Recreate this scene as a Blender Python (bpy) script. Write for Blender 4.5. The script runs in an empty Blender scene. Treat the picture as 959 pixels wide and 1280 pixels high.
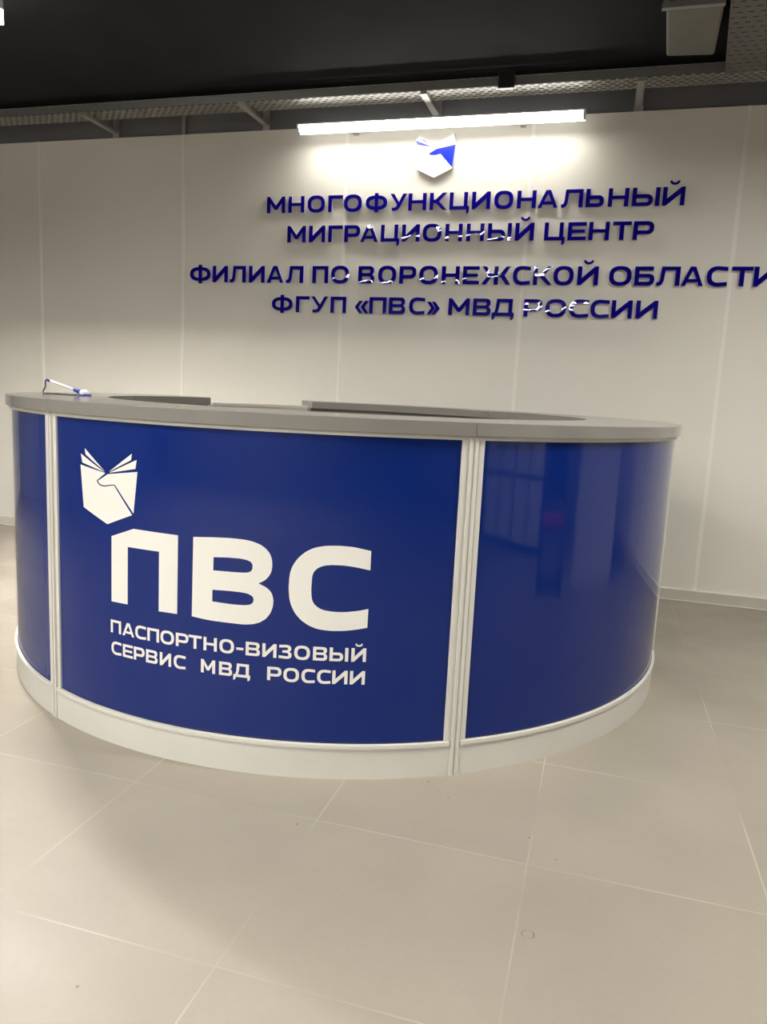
import bpy, bmesh, math, random
from mathutils import Vector, Matrix
from mathutils.geometry import tessellate_polygon

random.seed(7)
SC = bpy.context.scene
COL = SC.collection

# ---------------------------------------------------------------- camera
CAM_R = Vector((0.95912807, 0.27895719, 0.04749983))
CAM_U = Vector((-0.08847022, 0.13616739, 0.98672765))
CAM_F = Vector((-0.26878684, 0.95060051, -0.15528137))
cam_data = bpy.data.cameras.new('camera')
cam = bpy.data.objects.new('camera', cam_data)
COL.objects.link(cam)
m = Matrix.Identity(4)
for i in range(3):
    m[i][0], m[i][1], m[i][2] = CAM_R[i], CAM_U[i], -CAM_F[i]
m.translation = Vector((0.0, -5.0955, 1.2262))
cam.matrix_world = m
cam_data.sensor_fit = 'VERTICAL'
cam_data.sensor_height = 24.0
cam_data.lens = 24.0 * 947.9 / 1280.0
cam_data.clip_start = 0.05
SC.camera = cam

# ---------------------------------------------------------------- world, exposure
world = bpy.data.worlds.new('world')
SC.world = world
world.use_nodes = True
world.node_tree.nodes['Background'].inputs[0].default_value = (0.9, 0.95, 1.0, 1)
world.node_tree.nodes['Background'].inputs[1].default_value = 0.02
SC.view_settings.view_transform = 'Standard'
SC.view_settings.look = 'None'
SC.view_settings.gamma = 1.0
SC.view_settings.exposure = -0.36
SC.view_settings.use_curve_mapping = False
SC.cycles.use_denoising = True
SC.cycles.sample_clamp_indirect = 6.0
SC.cycles.max_bounces = 8

# lamp strengths (radiance of the diffusers)
ROOM_LAMP = 195.0
RIGHT_FILL = 380.0  # unseen fill, added to brighten the right wall and floor
REAR_LAMP = 480.0
SIDE_LAMP = 2600.0
WALL_LAMP = 60.0
LAMP_COLOUR = (1.0, 0.972, 0.92)

# measured outlines: wall letters (x from, x to), writing and emblems
WALL_LINES = [{"z0":2.42,"z1":2.527,"rows":[["М",-2.381,-2.245],["Н",-2.221,-2.103],["О",-2.078,-1.953],["Г",-1.928,-1.825],["О",-1.815,-1.689],["Ф",-1.661,-1.512],["У",-1.491,-1.378],["Н",-1.366,-1.244],["К",-1.222,-1.107],["Ц",-1.09,-0.96],["И",-0.943,-0.824],["О",-0.799,-0.678],["Н",-0.654,-0.535],["А",-0.523,-0.4],["Л",-0.379,-0.248],["Ь",-0.231,-0.122],["Н",-0.098,0.023],["Ы",0.043,0.202],["Й",0.218,0.344]]},{"z0":2.223,"z1":2.332,"rows":[["М",-2.222,-2.085],["И",-2.061,-1.943],["Г",-1.92,-1.818],["Р",-1.804,-1.692],["А",-1.69,-1.565],["Ц",-1.546,-1.416],["И",-1.399,-1.279],["О",-1.258,-1.132],["Н",-1.107,-0.993],["Н",-0.966,-0.851],["Ы",-0.827,-0.675],["Й",-0.652,-0.533],["Ц",-0.469,-0.34],["Е",-0.324,-0.212],["Н",-0.197,-0.074],["Т",-0.055,0.055],["Р",0.067,0.187]]},{"z0":1.952,"z1":2.066,"rows":[["Ф",-2.977,-2.814],["И",-2.795,-2.675],["Л",-2.658,-2.534],["И",-2.509,-2.387],["А",-2.37,-2.244],["Л",-2.223,-2.095],["П",-2.027,-1.911],["О",-1.889,-1.759],["В",-1.693,-1.579],["О",-1.552,-1.426],["Р",-1.403,-1.287],["О",-1.266,-1.139],["Н",-1.114,-0.995],["Е",-0.973,-0.864],["Ж",-0.849,-0.66],["С",-0.646,-0.536],["К",-0.517,-0.396],["О",-0.391,-0.266],["Й",-0.243,-0.116],["О",-0.051,0.082],["Б",0.1,0.217],["Л",0.23,0.364],["А",0.371,0.498],["С",0.515,0.63],["Т",0.65,0.768],["И",0.774,0.898]]},{"z0":1.754,"z1":1.863,"rows":[["Ф",-2.326,-2.17],["Г",-2.144,-2.043],["У",-2.031,-1.906],["П",-1.886,-1.772],["«",-1.709,-1.61],["П",-1.605,-1.484],["В",-1.466,-1.351],["С",-1.325,-1.217],["»",-1.203,-1.114],["М",-1.056,-0.915],["В",-0.893,-0.775],["Д",-0.767,-0.624],["Р",-0.562,-0.445],["О",-0.425,-0.295],["С",-0.277,-0.157],["С",-0.146,-0.033],["И",-0.019,0.105],["И",0.127,0.255]]}]
TEXT_UPPER = {"z0":0.3916,"z1":0.436,"rows":[["П",-2.6822,-2.6351],["А",-2.6289,-2.5777],["С",-2.5735,-2.5289],["П",-2.5237,-2.4771],["О",-2.4716,-2.4204],["Р",-2.4135,-2.3674],["Т",-2.3674,-2.3206],["Н",-2.3141,-2.2682],["О",-2.2594,-2.2105],["-",-2.2027,-2.1795],["В",-2.172,-2.1258],["И",-2.118,-2.0729],["З",-2.0657,-2.0249],["О",-2.0168,-1.9675],["В",-1.958,-1.9135],["Ы",-1.9064,-1.848],["Й",-1.8386,-1.7926]]}
TEXT_LOWER = {"z0":0.3169,"z1":0.3614,"rows":[["С",-2.6797,-2.6338],["Е",-2.6275,-2.584],["Р",-2.5798,-2.5348],["В",-2.529,-2.4825],["И",-2.4742,-2.4307],["С",-2.421,-2.3771],["М",-2.3222,-2.2729],["В",-2.2597,-2.2153],["Д",-2.2113,-2.1558],["Р",-2.1008,-2.0553],["О",-2.0489,-1.9996],["С",-1.9919,-1.9495],["С",-1.9428,-1.9005],["И",-1.8953,-1.8474],["И",-1.8402,-1.793]]}
BIG = {"P":[[-2.6752,0.7196],[-2.5788,0.7555],[-2.4074,0.7538],[-2.4094,0.4977],[-2.4789,0.4971],[-2.4774,0.6934],[-2.6037,0.693],[-2.6057,0.5],[-2.6777,0.4986]],"Bo":[[-2.3533,0.7543],[-2.2698,0.7605],[-2.2171,0.7619],[-2.1782,0.7603],[-2.1526,0.756],[-2.1302,0.7483],[-2.1126,0.7364],[-2.1013,0.7232],[-2.0946,0.7064],[-2.0928,0.6845],[-2.0952,0.6669],[-2.1027,0.6515],[-2.115,0.6379],[-2.1354,0.6264],[-2.1145,0.6179],[-2.1016,0.6094],[-2.0918,0.5974],[-2.0866,0.577],[-2.0882,0.5545],[-2.095,0.5347],[-2.1089,0.5158],[-2.1278,0.5023],[-2.1501,0.4945],[-2.1793,0.4907],[-2.2189,0.4909],[-2.2966,0.492],[-2.3562,0.4977]],"Bh":[[[-2.2833,0.6968],[-2.2423,0.7],[-2.1964,0.7006],[-2.1738,0.6978],[-2.1608,0.6925],[-2.1552,0.6844],[-2.1552,0.6718],[-2.1595,0.6629],[-2.1697,0.6579],[-2.1891,0.6559],[-2.2349,0.6552],[-2.2841,0.6546]],[[-2.2859,0.5923],[-2.2372,0.5942],[-2.1911,0.5938],[-2.1683,0.5911],[-2.1537,0.5843],[-2.1493,0.5751],[-2.151,0.5647],[-2.1595,0.5565],[-2.1773,0.5527],[-2.2199,0.5518],[-2.2861,0.5545]]],"C":[[-1.7912,0.7463],[-1.8444,0.7571],[-1.8872,0.7595],[-1.9299,0.7576],[-1.9632,0.7504],[-1.9903,0.7365],[-2.0143,0.7148],[-2.0305,0.6887],[-2.0382,0.663],[-2.0403,0.6185],[-2.0368,0.5838],[-2.03,0.5619],[-2.0184,0.5402],[-1.999,0.5189],[-1.9736,0.5027],[-1.9453,0.4929],[-1.9078,0.4892],[-1.8613,0.4909],[-1.8211,0.4969],[-1.7927,0.5029],[-1.7917,0.5632],[-1.8237,0.556],[-1.8637,0.551],[-1.8977,0.5504],[-1.9288,0.5541],[-1.946,0.561],[-1.9603,0.5724],[-1.9677,0.5879],[-1.9705,0.6164],[-1.9688,0.6607],[-1.9638,0.6752],[-1.9519,0.6874],[-1.9338,0.6955],[-1.9094,0.6989],[-1.8726,0.6988],[-1.8326,0.6939],[-1.7912,0.6856]]}
DESK_EMBLEM = {"page1":[[-2.8028,0.999],[-2.704,0.9306],[-2.7981,0.9782]],"page2":[[-2.8234,0.9791],[-2.7051,0.9276],[-2.8159,0.9497]],"body":[[-2.8259,0.942],[-2.7013,0.925],[-2.7431,0.8967],[-2.7388,0.8887],[-2.7298,0.8827],[-2.7172,0.88],[-2.7047,0.8805],[-2.6837,0.8844],[-2.6639,0.8881],[-2.6606,0.8867],[-2.5845,0.7997],[-2.694,0.757],[-2.812,0.8004]],"page3":[[-2.585,0.997],[-2.5882,0.9765],[-2.6849,0.9302]],"page4":[[-2.5652,0.979],[-2.5705,0.9499],[-2.6832,0.9276]],"arm":[[-2.6895,0.9226],[-2.5623,0.941],[-2.5791,0.8052],[-2.6558,0.8884],[-2.6612,0.8913],[-2.6837,0.8881],[-2.7047,0.8842],[-2.7161,0.8841],[-2.7279,0.8871],[-2.7347,0.8921],[-2.7369,0.8964]]}
WALL_EMBLEM = {"back":[[-1.3338,2.8514],[-1.3106,2.8835],[-1.2199,2.8189],[-1.1946,2.8088],[-1.1422,2.8502],[-1.0837,2.8889],[-1.0705,2.8166],[-1.0833,2.6745],[-1.2026,2.6183],[-1.3182,2.6716]],"blue1":[[-1.3327,2.8514],[-1.3257,2.8256],[-1.2276,2.809]],"blue2":[[-1.3083,2.8621],[-1.28,2.8528],[-1.2255,2.811]],"arm":[[-1.2429,2.7679],[-1.1937,2.7951],[-1.1286,2.8062],[-1.071,2.8166],[-1.0852,2.6786],[-1.1672,2.7652],[-1.1998,2.7587],[-1.2347,2.76]]}

# ---------------------------------------------------------------- materials
def mat(name, color, rough=0.5, metal=0.0, spec=0.5, noise=None, bump=None, coat=0.0, coat_rough=0.03):
    """principled material; noise=(scale, amount) mottles the colour, bump=(scale, strength) ripples the surface"""
    mt = bpy.data.materials.new(name)
    mt.use_nodes = True
    nt = mt.node_tree
    b = nt.nodes['Principled BSDF']
    b.inputs['Base Color'].default_value = (*color, 1)
    b.inputs['Roughness'].default_value = rough
    b.inputs['Metallic'].default_value = metal
    b.inputs['Specular IOR Level'].default_value = spec
    b.inputs['Coat Weight'].default_value = coat
    b.inputs['Coat Roughness'].default_value = coat_rough
    if noise or bump:
        tc = nt.nodes.new('ShaderNodeTexCoord')
    if noise:
        n = nt.nodes.new('ShaderNodeTexNoise')
        n.inputs['Scale'].default_value = noise[0]
        n.inputs['Detail'].default_value = 4
        nt.links.new(tc.outputs['Object'], n.inputs['Vector'])
        mr = nt.nodes.new('ShaderNodeMapRange')
        mr.inputs['From Min'].default_value = 0.3
        mr.inputs['From Max'].default_value = 0.7
        mr.inputs['To Min'].default_value = 1 - noise[1]
        mr.inputs['To Max'].default_value = 1 + noise[1]
        nt.links.new(n.outputs['Fac'], mr.inputs['Value'])
        mx = nt.nodes.new('ShaderNodeVectorMath')
        mx.operation = 'SCALE'
        mx.inputs[0].default_value = color
        nt.links.new(mr.outputs[0], mx.inputs['Scale'])
        nt.links.new(mx.outputs[0], b.inputs['Base Color'])
    if bump:
        n2 = nt.nodes.new('ShaderNodeTexNoise')
        n2.inputs['Scale'].default_value = bump[0]
        n2.inputs['Detail'].default_value = 2
        nt.links.new(tc.outputs['Object'], n2.inputs['Vector'])
        bp = nt.nodes.new('ShaderNodeBump')
        bp.inputs['Strength'].default_value = bump[1]
        bp.inputs['Distance'].default_value = bump[2] if len(bump) > 2 else 0.01
        nt.links.new(n2.outputs['Fac'], bp.inputs['Height'])
        nt.links.new(bp.outputs['Normal'], b.inputs['Normal'])
    return mt

def emit(name, strength, color=LAMP_COLOUR):
    mt = bpy.data.materials.new(name)
    mt.use_nodes = True
    b = mt.node_tree.nodes['Principled BSDF']
    b.inputs['Base Color'].default_value = (0.9, 0.9, 0.88, 1)
    b.inputs['Emission Color'].default_value = (*color, 1)
    b.inputs['Emission Strength'].default_value = strength
    return mt

def perforated(name, color, px, py, sx, sy, axes=('X', 'Y'), metal=0.6, rough=0.45, stagger=True):
    """sheet metal with rows of real slots (transparent); pitch px,py, slot half sizes sx,sy as fractions"""
    mt = mat(name, color, rough, metal)
    nt = mt.node_tree
    b = nt.nodes['Principled BSDF']
    out = nt.nodes['Material Output']
    tc = nt.nodes.new('ShaderNodeTexCoord')
    sp = nt.nodes.new('ShaderNodeSeparateXYZ')
    nt.links.new(tc.outputs['Object'], sp.inputs[0])
    def M(op, a, bb=None, c=None):
        n = nt.nodes.new('ShaderNodeMath')
        n.operation = op
        for k, v in enumerate((a, bb, c)):
            if v is None:
                continue
            if isinstance(v, (int, float)):
                n.inputs[k].default_value = v
            else:
                nt.links.new(v, n.inputs[k])
        return n.outputs[0]
    v = M('DIVIDE', sp.outputs[axes[1]], py)
    row = M('FLOOR', v)
    u = M('DIVIDE', sp.outputs[axes[0]], px)
    if stagger:
        u = M('ADD', u, M('MULTIPLY', row, 0.5))
    fu = M('ABSOLUTE', M('SUBTRACT', M('FRACT', u), 0.5))
    fv = M('ABSOLUTE', M('SUBTRACT', M('FRACT', v), 0.5))
    hole = M('MULTIPLY', M('LESS_THAN', fu, sx), M('LESS_THAN', fv, sy))
    tr = nt.nodes.new('ShaderNodeBsdfTransparent')
    mx = nt.nodes.new('ShaderNodeMixShader')
    nt.links.new(hole, mx.inputs[0])
    nt.links.new(b.outputs[0], mx.inputs[1])
    nt.links.new(tr.outputs[0], mx.inputs[2])
    nt.links.new(mx.outputs[0], out.inputs['Surface'])
    return mt

def floor_material():
    mt = mat('beige_porcelain_tiles', (0.5, 0.44, 0.35), 0.32, 0, 0.4)
    nt = mt.node_tree
    b = nt.nodes['Principled BSDF']
    tc = nt.nodes.new('ShaderNodeTexCoord')
    sp = nt.nodes.new('ShaderNodeSeparateXYZ')
    nt.links.new(tc.outputs['Object'], sp.inputs[0])
    def M(op, a, bb=None, c=None):
        n = nt.nodes.new('ShaderNodeMath')
        n.operation = op
        for k, v in enumerate((a, bb, c)):
            if v is None:
                continue
            if isinstance(v, (int, float)):
                n.inputs[k].default_value = v
            else:
                nt.links.new(v, n.inputs[k])
        return n.outputs[0]
    def N(scale, detail=3, vec=None):
        n = nt.nodes.new('ShaderNodeTexNoise')
        n.inputs['Scale'].default_value = scale
        n.inputs['Detail'].default_value = detail
        nt.links.new(vec or tc.outputs['Object'], n.inputs['Vector'])
        return n.outputs['Fac']
    def rng(x, a, bb, c, d):
        n = nt.nodes.new('ShaderNodeMapRange')
        for k, v in zip(('From Min', 'From Max', 'To Min', 'To Max'), (a, bb, c, d)):
            n.inputs[k].default_value = v
        nt.links.new(x, n.inputs['Value'])
        return n.outputs[0]
    gx = M('DIVIDE', M('ADD', sp.outputs['X'], 0.1036 + 12.0), 0.6005)
    gy = M('DIVIDE', M('ADD', sp.outputs['Y'], 1.4022 + 12.0 - 0.03), 0.599)
    dx = M('MINIMUM', M('FRACT', gx), M('SUBTRACT', 1.0, M('FRACT', gx)))
    dy = M('MINIMUM', M('FRACT', gy), M('SUBTRACT', 1.0, M('FRACT', gy)))
    dd = M('MINIMUM', dx, dy)
    line = M('LESS_THAN', dd, 0.0032)
    # grout shows clean in some stretches and is filled with dirt of the tile colour in others
    vis = rng(N(1.3, 2), 0.44, 0.62, 0.0, 1.0)
    line = M('MULTIPLY', line, vis)
    # tile to tile and cloudy variation
    cb = nt.nodes.new('ShaderNodeCombineXYZ')
    nt.links.new(M('FLOOR', gx), cb.inputs[0])
    nt.links.new(M('FLOOR', gy), cb.inputs[1])
    wn = nt.nodes.new('ShaderNodeTexWhiteNoise')
    nt.links.new(cb.outputs[0], wn.inputs['Vector'])
    var = M('MULTIPLY', rng(wn.outputs['Value'], 0, 1, 0.965, 1.03), rng(N(2.2, 5), 0.3, 0.7, 0.93, 1.06))
    var = M('MULTIPLY', var, rng(N(60, 2), 0.3, 0.7, 0.985, 1.015))
    # a dried ring stain and a few specks of dirt
    def dist(x0, y0):
        return M('SQRT', M('ADD', M('POWER', M('SUBTRACT', sp.outputs['X'], x0), 2.0), M('POWER', M('SUBTRACT', sp.outputs['Y'], y0), 2.0)))
    stain = M('LESS_THAN', M('ABSOLUTE', M('SUBTRACT', dist(-0.065, -3.46), 0.014)), 0.0022)
    stain = M('MULTIPLY', stain, rng(N(50, 1), 0.35, 0.6, 0.1, 0.7))
    for (x0, y0, r) in SPECKS:
        stain = M('MAXIMUM', stain, M('MULTIPLY', M('LESS_THAN', dist(x0, y0), r), 0.75))
    base = nt.nodes.new('ShaderNodeVectorMath')
    base.operation = 'SCALE'
    base.inputs[0].default_value = FLOOR_COLOUR
    nt.links.new(var, base.inputs['Scale'])
    m1 = nt.nodes.new('ShaderNodeMix')
    m1.data_type = 'RGBA'
    nt.links.new(line, m1.inputs[0])
    nt.links.new(base.outputs[0], m1.inputs[6])
    m1.inputs[7].default_value = (0.43, 0.392, 0.33, 1)
    m2 = nt.nodes.new('ShaderNodeMix')
    m2.data_type = 'RGBA'
    nt.links.new(stain, m2.inputs[0])
    nt.links.new(m1.outputs[2], m2.inputs[6])
    m2.inputs[7].default_value = (0.12, 0.10, 0.08, 1)
    nt.links.new(m2.outputs[2], b.inputs['Base Color'])
    nt.links.new(rng(N(3.0, 4), 0.3, 0.7, 0.34, 0.5), b.inputs['Roughness'])
    bp = nt.nodes.new('ShaderNodeBump')
    bp.inputs['Strength'].default_value = 0.25
    bp.inputs['Distance'].default_value = 0.001
    bp.invert = True
    nt.links.new(M('LESS_THAN', dd, 0.0032), bp.inputs['Height'])
    nt.links.new(bp.outputs[0], b.inputs['Normal'])
    return mt

FLOOR_COLOUR = (0.305, 0.270, 0.220)
SPECKS = [(-0.74, -3.23, 0.004), (-0.50, -2.74, 0.003), (-0.475, -2.80, 0.004), (-0.44, -2.86, 0.0045), (-0.40, -2.90, 0.003), (-0.36, -2.93, 0.003),
          (-0.10, -3.06, 0.0035), (-0.93, -3.93, 0.0035), (-0.02, -3.14, 0.003)]

MT = {}
MT['floor'] = floor_material()
MT['wall'] = mat('warm_white_wall_panel', (0.78, 0.745, 0.66), 0.5, 0, 0.3, noise=(0.9, 0.025))
MT['seam'] = mat('white_seam_strip', (0.86, 0.83, 0.76), 0.4)
MT['roomwall'] = mat('pale_grey_paint', (0.25, 0.245, 0.235), 0.7, noise=(1.2, 0.03))
MT['upper'] = mat('dark_grey_paint', (0.15, 0.15, 0.155), 0.8, noise=(3, 0.08))
MT['ceiling'] = mat('black_ceiling_paint', (0.022, 0.022, 0.0235), 0.9, 0, 0.05, noise=(2, 0.12))
MT['base'] = mat('beige_skirting', (0.58, 0.54, 0.46), 0.5, noise=(6, 0.06))
MT['basecap'] = mat('pale_skirting_edge', (0.85, 0.82, 0.74), 0.4)
MT['blue'] = mat('glossy_blue_panel', (0.003, 0.017, 0.14), 0.06, 0, 0.34, bump=(2.2, 0.05, 0.02))
MT['white'] = mat('white_plastic', (0.62, 0.605, 0.55), 0.35)
MT['kick'] = mat('white_kick_plate', (0.60, 0.585, 0.525), 0.4, noise=(5, 0.03))
MT['vinyl'] = mat('white_vinyl', (0.76, 0.745, 0.69), 0.4)
MT['shadeline'] = mat('dark_shade_line', (0.01, 0.015, 0.04), 0.5)  # near-black for the painted shade line above the bottom rail
MT['top'] = mat('grey_laminate', (0.205, 0.195, 0.175), 0.12, 0, 0.5, noise=(14, 0.02))
MT['topjoint'] = mat('grey_joint', (0.22, 0.21, 0.19), 0.5)
MT['inner'] = mat('grey_inner_board', (0.19, 0.18, 0.165), 0.5)
MT['gate'] = mat('pale_gate_board', (0.62, 0.60, 0.54), 0.35)
MT['letter'] = mat('glossy_blue_acrylic', (0.005, 0.002, 0.21), 0.015, 0, 0.5, bump=(7.0, 0.35, 0.003))
MT['letterside'] = mat('pale_letter_edge', (0.62, 0.62, 0.78), 0.4)
MT['signwhite'] = mat('white_acrylic', (0.86, 0.86, 0.84), 0.25)
MT['signblue'] = mat('bright_blue_acrylic', (0.012, 0.03, 0.62), 0.25)
MT['galv'] = mat('galvanised_steel', (0.42, 0.41, 0.38), 0.5, 0.5, noise=(9, 0.08))
MT['perf'] = perforated('perforated_tray_steel', (0.36, 0.35, 0.32), 0.05, 0.030, 0.30, 0.24)
MT['perfrail'] = perforated('perforated_rail_steel', (0.28, 0.28, 0.27), 0.05, 0.05, 0.32, 0.09, axes=('X', 'Z'), stagger=False)
MT['perfcross'] = perforated('perforated_cross_tray_steel', (0.17, 0.165, 0.155), 0.05, 0.05, 0.26, 0.09)
MT['perfcrossrail'] = perforated('perforated_cross_rail_steel', (0.17, 0.165, 0.155), 0.05, 0.05, 0.32, 0.09, axes=('Y', 'Z'), stagger=False)
MT['box'] = mat('pale_sheet_metal', (0.15, 0.143, 0.12), 0.55, 0.1, noise=(5, 0.08))
MT['black'] = mat('black_plastic', (0.012, 0.012, 0.013), 0.4)
MT['alu'] = mat('white_lamp_housing', (0.62, 0.62, 0.60), 0.45)
MT['glowstrip'] = emit('milky_glowing_strip', 6.0)
MT['sidestrip'] = emit('milky_bright_strip', 20.0)
MT['walllamp'] = emit('milky_wall_lamp_diffuser', WALL_LAMP)
MT['roomlamp'] = emit('milky_ceiling_lamp_diffuser', ROOM_LAMP)
MT['rightfill'] = emit('right_fill_diffuser', RIGHT_FILL)
MT['rearlamp'] = emit('milky_rear_lamp_diffuser', REAR_LAMP)
MT['sidelamp'] = emit('milky_side_lamp_diffuser', SIDE_LAMP)
MT['penblue'] = mat('dark_blue_pen_plastic', (0.02, 0.02, 0.22), 0.3)
MT['penwhite'] = mat('white_pen_plastic', (0.85, 0.85, 0.85), 0.3)
MT['cord'] = mat('black_cord', (0.01, 0.01, 0.01), 0.5)
MT['cabinet'] = mat('white_cabinet_board', (0.70, 0.69, 0.66), 0.35)
MT['carcass'] = mat('dark_plum_board', (0.10, 0.04, 0.09), 0.4)
MT['handle'] = mat('dark_handle', (0.05, 0.05, 0.05), 0.3, 0.7)
MT['chairblack'] = mat('black_chair_frame', (0.015, 0.015, 0.016), 0.35)
MT['chairred'] = mat('dark_red_seat_cloth', (0.30, 0.015, 0.05), 0.8)
MT['pane'] = mat('dark_window_glass', (0.01, 0.012, 0.02), 0.05)
MT['winframe'] = mat('white_window_frame', (0.7, 0.7, 0.68), 0.4)

def add_scuffs(mt, dark, thresh):
    """sparse short scratches and knocks over the material's own colour"""
    nt = mt.node_tree
    b = nt.nodes['Principled BSDF']
    tc = nt.nodes.new('ShaderNodeTexCoord')
    mp = nt.nodes.new('ShaderNodeMapping')
    mp.inputs['Scale'].default_value = (7, 7, 60)
    mp.inputs['Rotation'].default_value = (0.05, 0.08, 0)
    n = nt.nodes.new('ShaderNodeTexNoise')
    n.inputs['Scale'].default_value = 1.6
    n.inputs['Detail'].default_value = 3
    nt.links.new(tc.outputs['Object'], mp.inputs[0])
    nt.links.new(mp.outputs[0], n.inputs['Vector'])
    mr = nt.nodes.new('ShaderNodeMapRange')
    mr.inputs['From Min'].default_value = thresh
    mr.inputs['From Max'].default_value = thresh + 0.03
    mr.inputs['To Max'].default_value = 0.6
    nt.links.new(n.outputs['Fac'], mr.inputs['Value'])
    mx = nt.nodes.new('ShaderNodeMix')
    mx.data_type = 'RGBA'
    nt.links.new(mr.outputs[0], mx.inputs[0])
    src = b.inputs['Base Color'].links[0].from_socket
    nt.links.new(src, mx.inputs[6])
    mx.inputs[7].default_value = (*dark, 1)
    nt.links.new(mx.outputs[2], b.inputs['Base Color'])
add_scuffs(MT['kick'], (0.22, 0.20, 0.18), 0.74)

# ---------------------------------------------------------------- mesh helpers
def add_box(bm, x0, x1, y0, y1, z0, z1, mi=0):
    vs = [bm.verts.new(p) for p in ((x0, y0, z0), (x1, y0, z0), (x1, y1, z0), (x0, y1, z0),
                                    (x0, y0, z1), (x1, y0, z1), (x1, y1, z1), (x0, y1, z1))]
    for f in ((3, 2, 1, 0), (4, 5, 6, 7), (0, 1, 5, 4), (1, 2, 6, 5), (2, 3, 7, 6), (3, 0, 4, 7)):
        bm.faces.new([vs[i] for i in f]).material_index = mi

def add_tube(bm, pts, r, n=10, mi=0, closed_ends=True):
    """round bar through pts; r a number or one per point"""
    pts = [Vector(p) for p in pts]
    rs = r if isinstance(r, (list, tuple)) else [r] * len(pts)
    rings = []
    up = Vector((0, 0, 1))
    for i, p in enumerate(pts):
        t = (pts[min(i + 1, len(pts) - 1)] - pts[max(i - 1, 0)]).normalized()
        a = t.cross(up)
        if a.length < 1e-3:
            a = t.cross(Vector((1, 0, 0)))
        a.normalize()
        b = t.cross(a).normalized()
        rings.append([bm.verts.new(p + rs[i] * (math.cos(2 * math.pi * k / n) * a + math.sin(2 * math.pi * k / n) * b)) for k in range(n)])
    for i in range(len(rings) - 1):
        for k in range(n):
            f = bm.faces.new((rings[i][k], rings[i][(k + 1) % n], rings[i + 1][(k + 1) % n], rings[i + 1][k]))
            f.material_index = mi
            f.smooth = True
    if closed_ends:
        bm.faces.new(rings[0][::-1]).material_index = mi
        bm.faces.new(rings[-1]).material_index = mi

def add_poly(bm, outer, holes, to3d, depth, front_mi=0, side_mi=None):
    """flat outline with holes in 2-D, extruded backwards by depth along to3d(u, v, d)"""
    loops = [list(outer)] + [list(h) for h in holes]
    flat = [p for lp in loops for p in lp]
    tris = tessellate_polygon([[Vector((p[0], p[1], 0)) for p in lp] for lp in loops])
    fr = [bm.verts.new(to3d(p[0], p[1], 0.0)) for p in flat]
    bk = [bm.verts.new(to3d(p[0], p[1], depth)) for p in flat] if depth else None
    for t in tris:
        if len(set(t)) < 3:
            continue
        a, b, c = (flat[i] for i in t)
        area = (b[0] - a[0]) * (c[1] - a[1]) - (b[1] - a[1]) * (c[0] - a[0])
        if abs(area) < 1e-12:
            continue
        idx = t if area > 0 else t[::-1]
        bm.faces.new([fr[i] for i in idx]).material_index = front_mi
        if bk:
            bm.faces.new([bk[i] for i in idx[::-1]]).material_index = front_mi if side_mi is None else side_mi
    if bk:
        o = 0
        for lp in loops:
            n = len(lp)
            ar = sum(lp[i][0] * lp[(i + 1) % n][1] - lp[(i + 1) % n][0] * lp[i][1] for i in range(n))
            hole = o > 0
            for i in range(n):
                j = (i + 1) % n
                q = (fr[o + i], bk[o + i], bk[o + j], fr[o + j])
                ccw = ar > 0
                if ccw == hole:
                    q = q[::-1]
                bm.faces.new(q).material_index = front_mi if side_mi is None else side_mi
            o += n

def finish(name, bm, mats, parent=None, bevel=0.0, loc=None, recalc=True):
    if recalc:
        bmesh.ops.recalc_face_normals(bm, faces=bm.faces[:])
    me = bpy.data.meshes.new(name)
    bm.to_mesh(me)
    bm.free()
    for mm in (mats if isinstance(mats, (list, tuple)) else [mats]):
        me.materials.append(mm)
    o = bpy.data.objects.new(name, me)
    COL.objects.link(o)
    if loc is not None:
        me.transform(Matrix.Translation(-Vector(loc)))
        o.location = loc
    if parent:
        o.parent = parent
        if parent.type == 'EMPTY' or parent.location.length > 0:
            o.matrix_parent_inverse = Matrix.Translation(-world_loc(parent))
    if bevel:
        md = o.modifiers.new('bevel', 'BEVEL')
        md.width = bevel
        md.segments = 2
        md.limit_method = 'ANGLE'
    return o

def world_loc(o):
    v = Vector((0, 0, 0))
    while o is not None:
        v = v + o.location + (o.matrix_parent_inverse.translation if o.parent else Vector((0, 0, 0)))
        o = o.parent
    return v

def tag(o, label, cat, group=None):
    o['label'] = label
    o['category'] = cat
    if group:
        o['group'] = group
    return o

def thing(name, loc, label, cat, group=None):
    o = bpy.data.objects.new(name, None)
    o.empty_display_size = 0.1
    COL.objects.link(o)
    o.location = loc
    return tag(o, label, cat, group)

def struct(name, bm, mats):
    o = finish(name, bm, mats)
    o['kind'] = 'structure'
    return o

def box_obj(name, x0, x1, y0, y1, z0, z1, mt, parent=None, bevel=0.0):
    bm = bmesh.new()
    add_box(bm, x0, x1, y0, y1, z0, z1)
    return finish(name, bm, mt, parent, bevel)

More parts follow.
